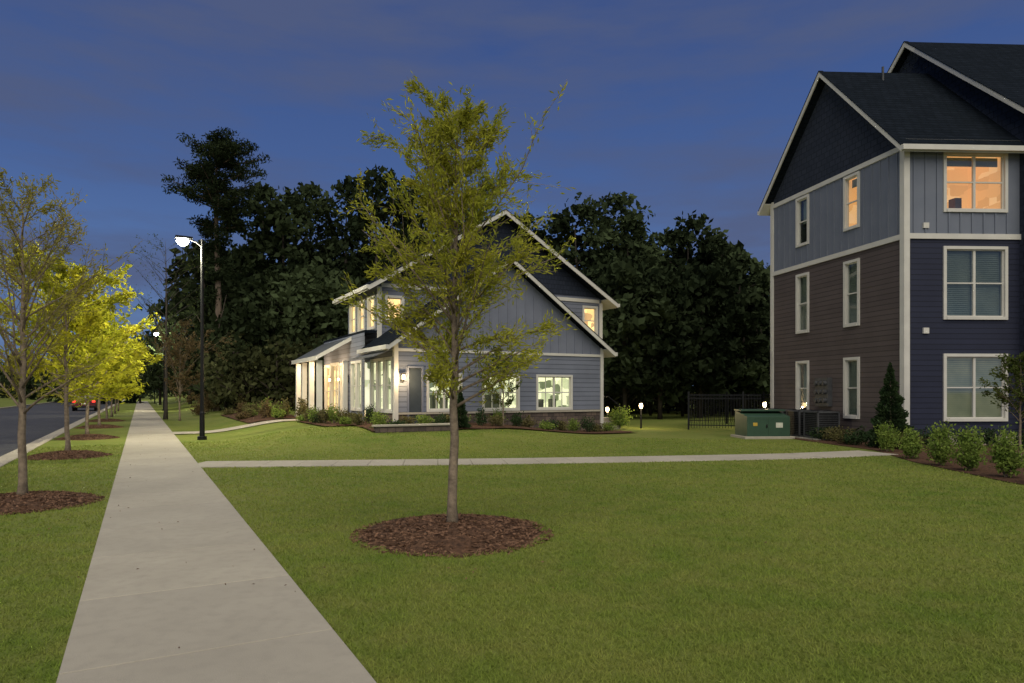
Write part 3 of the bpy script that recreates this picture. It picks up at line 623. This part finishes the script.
# ------------------------------------------------------------------ fence
g=G('metal_fence',(7.5,29,0)); b=g.part('pickets_and_rails',m_black)
def frun(a,c):
    a=np.array([*a,0.]);c=np.array([*c,0.]); L=np.linalg.norm(c-a); d=(c-a)/L; n=np.array([-d[1],d[0],0]); F=Fr(a,d,n)
    for z in(.18,1.3,1.45): fbox(b,F,0,L,-.018,.018,z,z+.035)
    k=0
    while k*.115<L: fbox(b,F,k*.115-.009,k*.115+.009,-.009,.009,.08,1.52); k+=1
    k=0
    while k*2.2<=L+.1: fbox(b,F,k*2.2-.035,k*2.2+.035,-.035,.035,0,1.62); k+=1
frun((7.5,29),(10.3,28.2)); frun((7.5,29),(8.7,33.6)); frun((8.7,33.6),(16,36)); g.done()
def ubox(x,y,w=1.55,h=.98,dp=1.2,rot=0.05):
    z=gz(x,y); g=G('utility_transformer_box',(x,y,z)); A_=np.array([math.cos(rot),math.sin(rot),0]); F=Fr((x,y,z),A_,(A_[1],-A_[0],0))
    b=g.part('cabinet',m_green)
    b.box8([F.p(a,n,zz) for a in(-w/2,w/2) for n,zt in((-dp/2,h),(dp/2,h*.8)) for zz in(.08,zt)])
    fbox(b,F,-w/2-.03,w/2+.03,-dp/2-.02,dp/2-.45,h-.02,h+.04)
    fbox(b,F,-.012,.012,dp/2-.0,dp/2+.012,.12,h*.78); fbox(b,F,-w/2+.04,w/2-.04,dp/2,dp/2+.008,h*.72,h*.75)
    fbox(g.part('labels',m_label),F,w*.17,w*.33,dp/2+.002,dp/2+.008,h*.40,h*.58); fbox(g.part('warning_sticker',m_yel),F,-w*.36,-w*.26,dp/2+.002,dp/2+.008,h*.46,h*.58)
    fbox(g.part('handle',m_black),F,-.09,-.04,dp/2,dp/2+.03,h*.4,h*.52)
    fbox(g.part('pad',m_conc2),F,-w/2-.12,w/2+.12,-dp/2-.12,dp/2+.12,-.02,.08); g.done(.012)
ubox(8.75,23.9,1.5,.95,1.1)
def boll(x,y,h,pw):
    z=gz(x,y); g=G('path_light',(x,y,z)); T=np.array([x,y,z]); g.part('post',m_black).tube([T,T+Z*(h-.12)],[.04,.035],10); g.part('cap',m_black).tube([T+Z*(h+.1),T+Z*(h+.16)],[.1,.03],12)
    g.part('globe',m_lensw).tube([T+Z*(h-.12),T+Z*(h-.02),T+Z*(h+.1)],[.05,.085,.06],12); g.done(); light(g,'path_light_bulb',T+Z*(h+.05)+np.array([0,-.25,0]),pw,(1,.75,.4),.08)
boll(5.67,30,1.0,70); boll(11.1,30,1.05,90); boll(4.4,31.5,.8,60)
# ------------------------------------------------------------------ car
m_car=M('dark_red_paint',(0.09,0.012,0.012),None,2,.25,spec=.6); m_cg=M('car_glass',(0.01,0.012,0.015),None,2,.08,spec=.8); m_tail=emis('tail_lamp',(1,.05,.03),1.2); m_rub=M('tyre_rubber',(0.015,.015,.015),None,9,.9)
def car(p,q):
    c=W(p,q,-.12); g=G('parked_car',c); F=Fr(c,D,E); b=g.part('body',m_car)
    prof_=[(0,.45),(.02,.95),(.12,1.05),(3.2,1.0),(4.3,.85),(4.5,.6),(4.5,.3),(0.1,.3)]
    def ex(mb,pr,w0,w1=None):
        i=len(mb.v); k=len(pr)
        for s in(-1,1):
            for a,z in pr:
                w=w0 if w1 is None or z<1.2 else w1
                mb.v.append(tuple(F.p(a,s*w,z)))
        mb.f.append(tuple(range(i,i+k))); mb.f.append(tuple(range(i+2*k-1,i+k-1,-1)))
        for j in range(k): mb.f.append((i+j,i+(j+1)%k,i+k+(j+1)%k,i+k+j))
    ex(b,prof_,.92); ex(g.part('greenhouse',m_cg),[(.1,1.04),(.4,1.52),(2.3,1.55),(3.3,1.0)],.84,.68); ex(b,[(.36,1.54),(.42,1.62),(2.2,1.63),(2.4,1.55)],.67)
    w=g.part('wheels',m_rub)
    for a in(.85,3.6):
        for s in(-.93,.75): w.tube([F.p(a,s,.34),F.p(a,s+.2,.34)],[.34,.34],18)
    t=g.part('tail_lamps',m_tail)
    for s in(-.88,.62): fbox(t,F,-.02,.03,s,s+.26,.78,.95)
    fbox(g.part('number_plate',m_label),F,-.02,.0,-.2,.2,.62,.74); fbox(g.part('bumper',m_black),F,-.08,.1,-.9,.9,.32,.5); g.done(.03)
car(72,-4.4)
# ------------------------------------------------------------------ world, sun, camera
w=bpy.data.worlds.new("World"); sc.world=w; w.use_nodes=True; nt=w.node_tree; bg=nt.nodes['Background']
tc=N(nt,'ShaderNodeTexCoord'); s=N(nt,'ShaderNodeSeparateXYZ'); nt.links.new(tc.outputs['Generated'],s.inputs[0])
cr=N(nt,'ShaderNodeValToRGB'); nt.links.new(s.outputs[2],cr.inputs[0]); e=cr.color_ramp
e.elements[0].position=0.0; e.elements[0].color=(.16,.29,.52,1); e.elements[1].position=.75; e.elements[1].color=(.028,.056,.185,1)
x_=e.elements.new(.14); x_.color=(.095,.180,.40,1); x_=e.elements.new(.28); x_.color=(.062,.118,.30,1); x_=e.elements.new(.46); x_.color=(.040,.082,.245,1)
vm=N(nt,'ShaderNodeVectorMath',operation='MULTIPLY'); nt.links.new(tc.outputs['Generated'],vm.inputs[0]); vm.inputs[1].default_value=(1.0,1.0,5.0)
cl=ramp(nt,noise(nt,2.8,7,vm.outputs[0],.55),.38,.62,0,.85)
col=mixc(nt,cl,cr.outputs[0],(.080,.104,.205))
sk=N(nt,'ShaderNodeTexSky'); sk.sky_type='NISHITA'; sk.sun_disc=False; sk.sun_elevation=math.radians(1.5); sk.sun_rotation=math.radians(200)
col=mixc(nt,.004,col,sk.outputs[0],'ADD')
nt.links.new(col,bg.inputs[0]); bg.inputs[1].default_value=1.0
sl_=bpy.data.lights.new('sun','SUN'); sl_.energy=3.1; sl_.angle=math.radians(75); sl_.color=(1,.93,.76)
so_=bpy.data.objects.new('sun',sl_); sc.collection.objects.link(so_)
dirv=Vector((-0.1,0.78,-1.0)).normalized(); so_.rotation_euler=dirv.to_track_quat('-Z','Y').to_euler()
cam=bpy.data.cameras.new('camera'); co=bpy.data.objects.new('camera',cam); sc.collection.objects.link(co)
co.location=(0,0,1.6); co.rotation_euler=(math.pi/2,0,0); cam.lens=24; cam.sensor_width=36; cam.shift_y=50.5/1024; cam.clip_end=6000; cam.clip_start=.05
sc.camera=co
sc.view_settings.view_transform='Standard'; sc.view_settings.look='None'; sc.view_settings.exposure=0
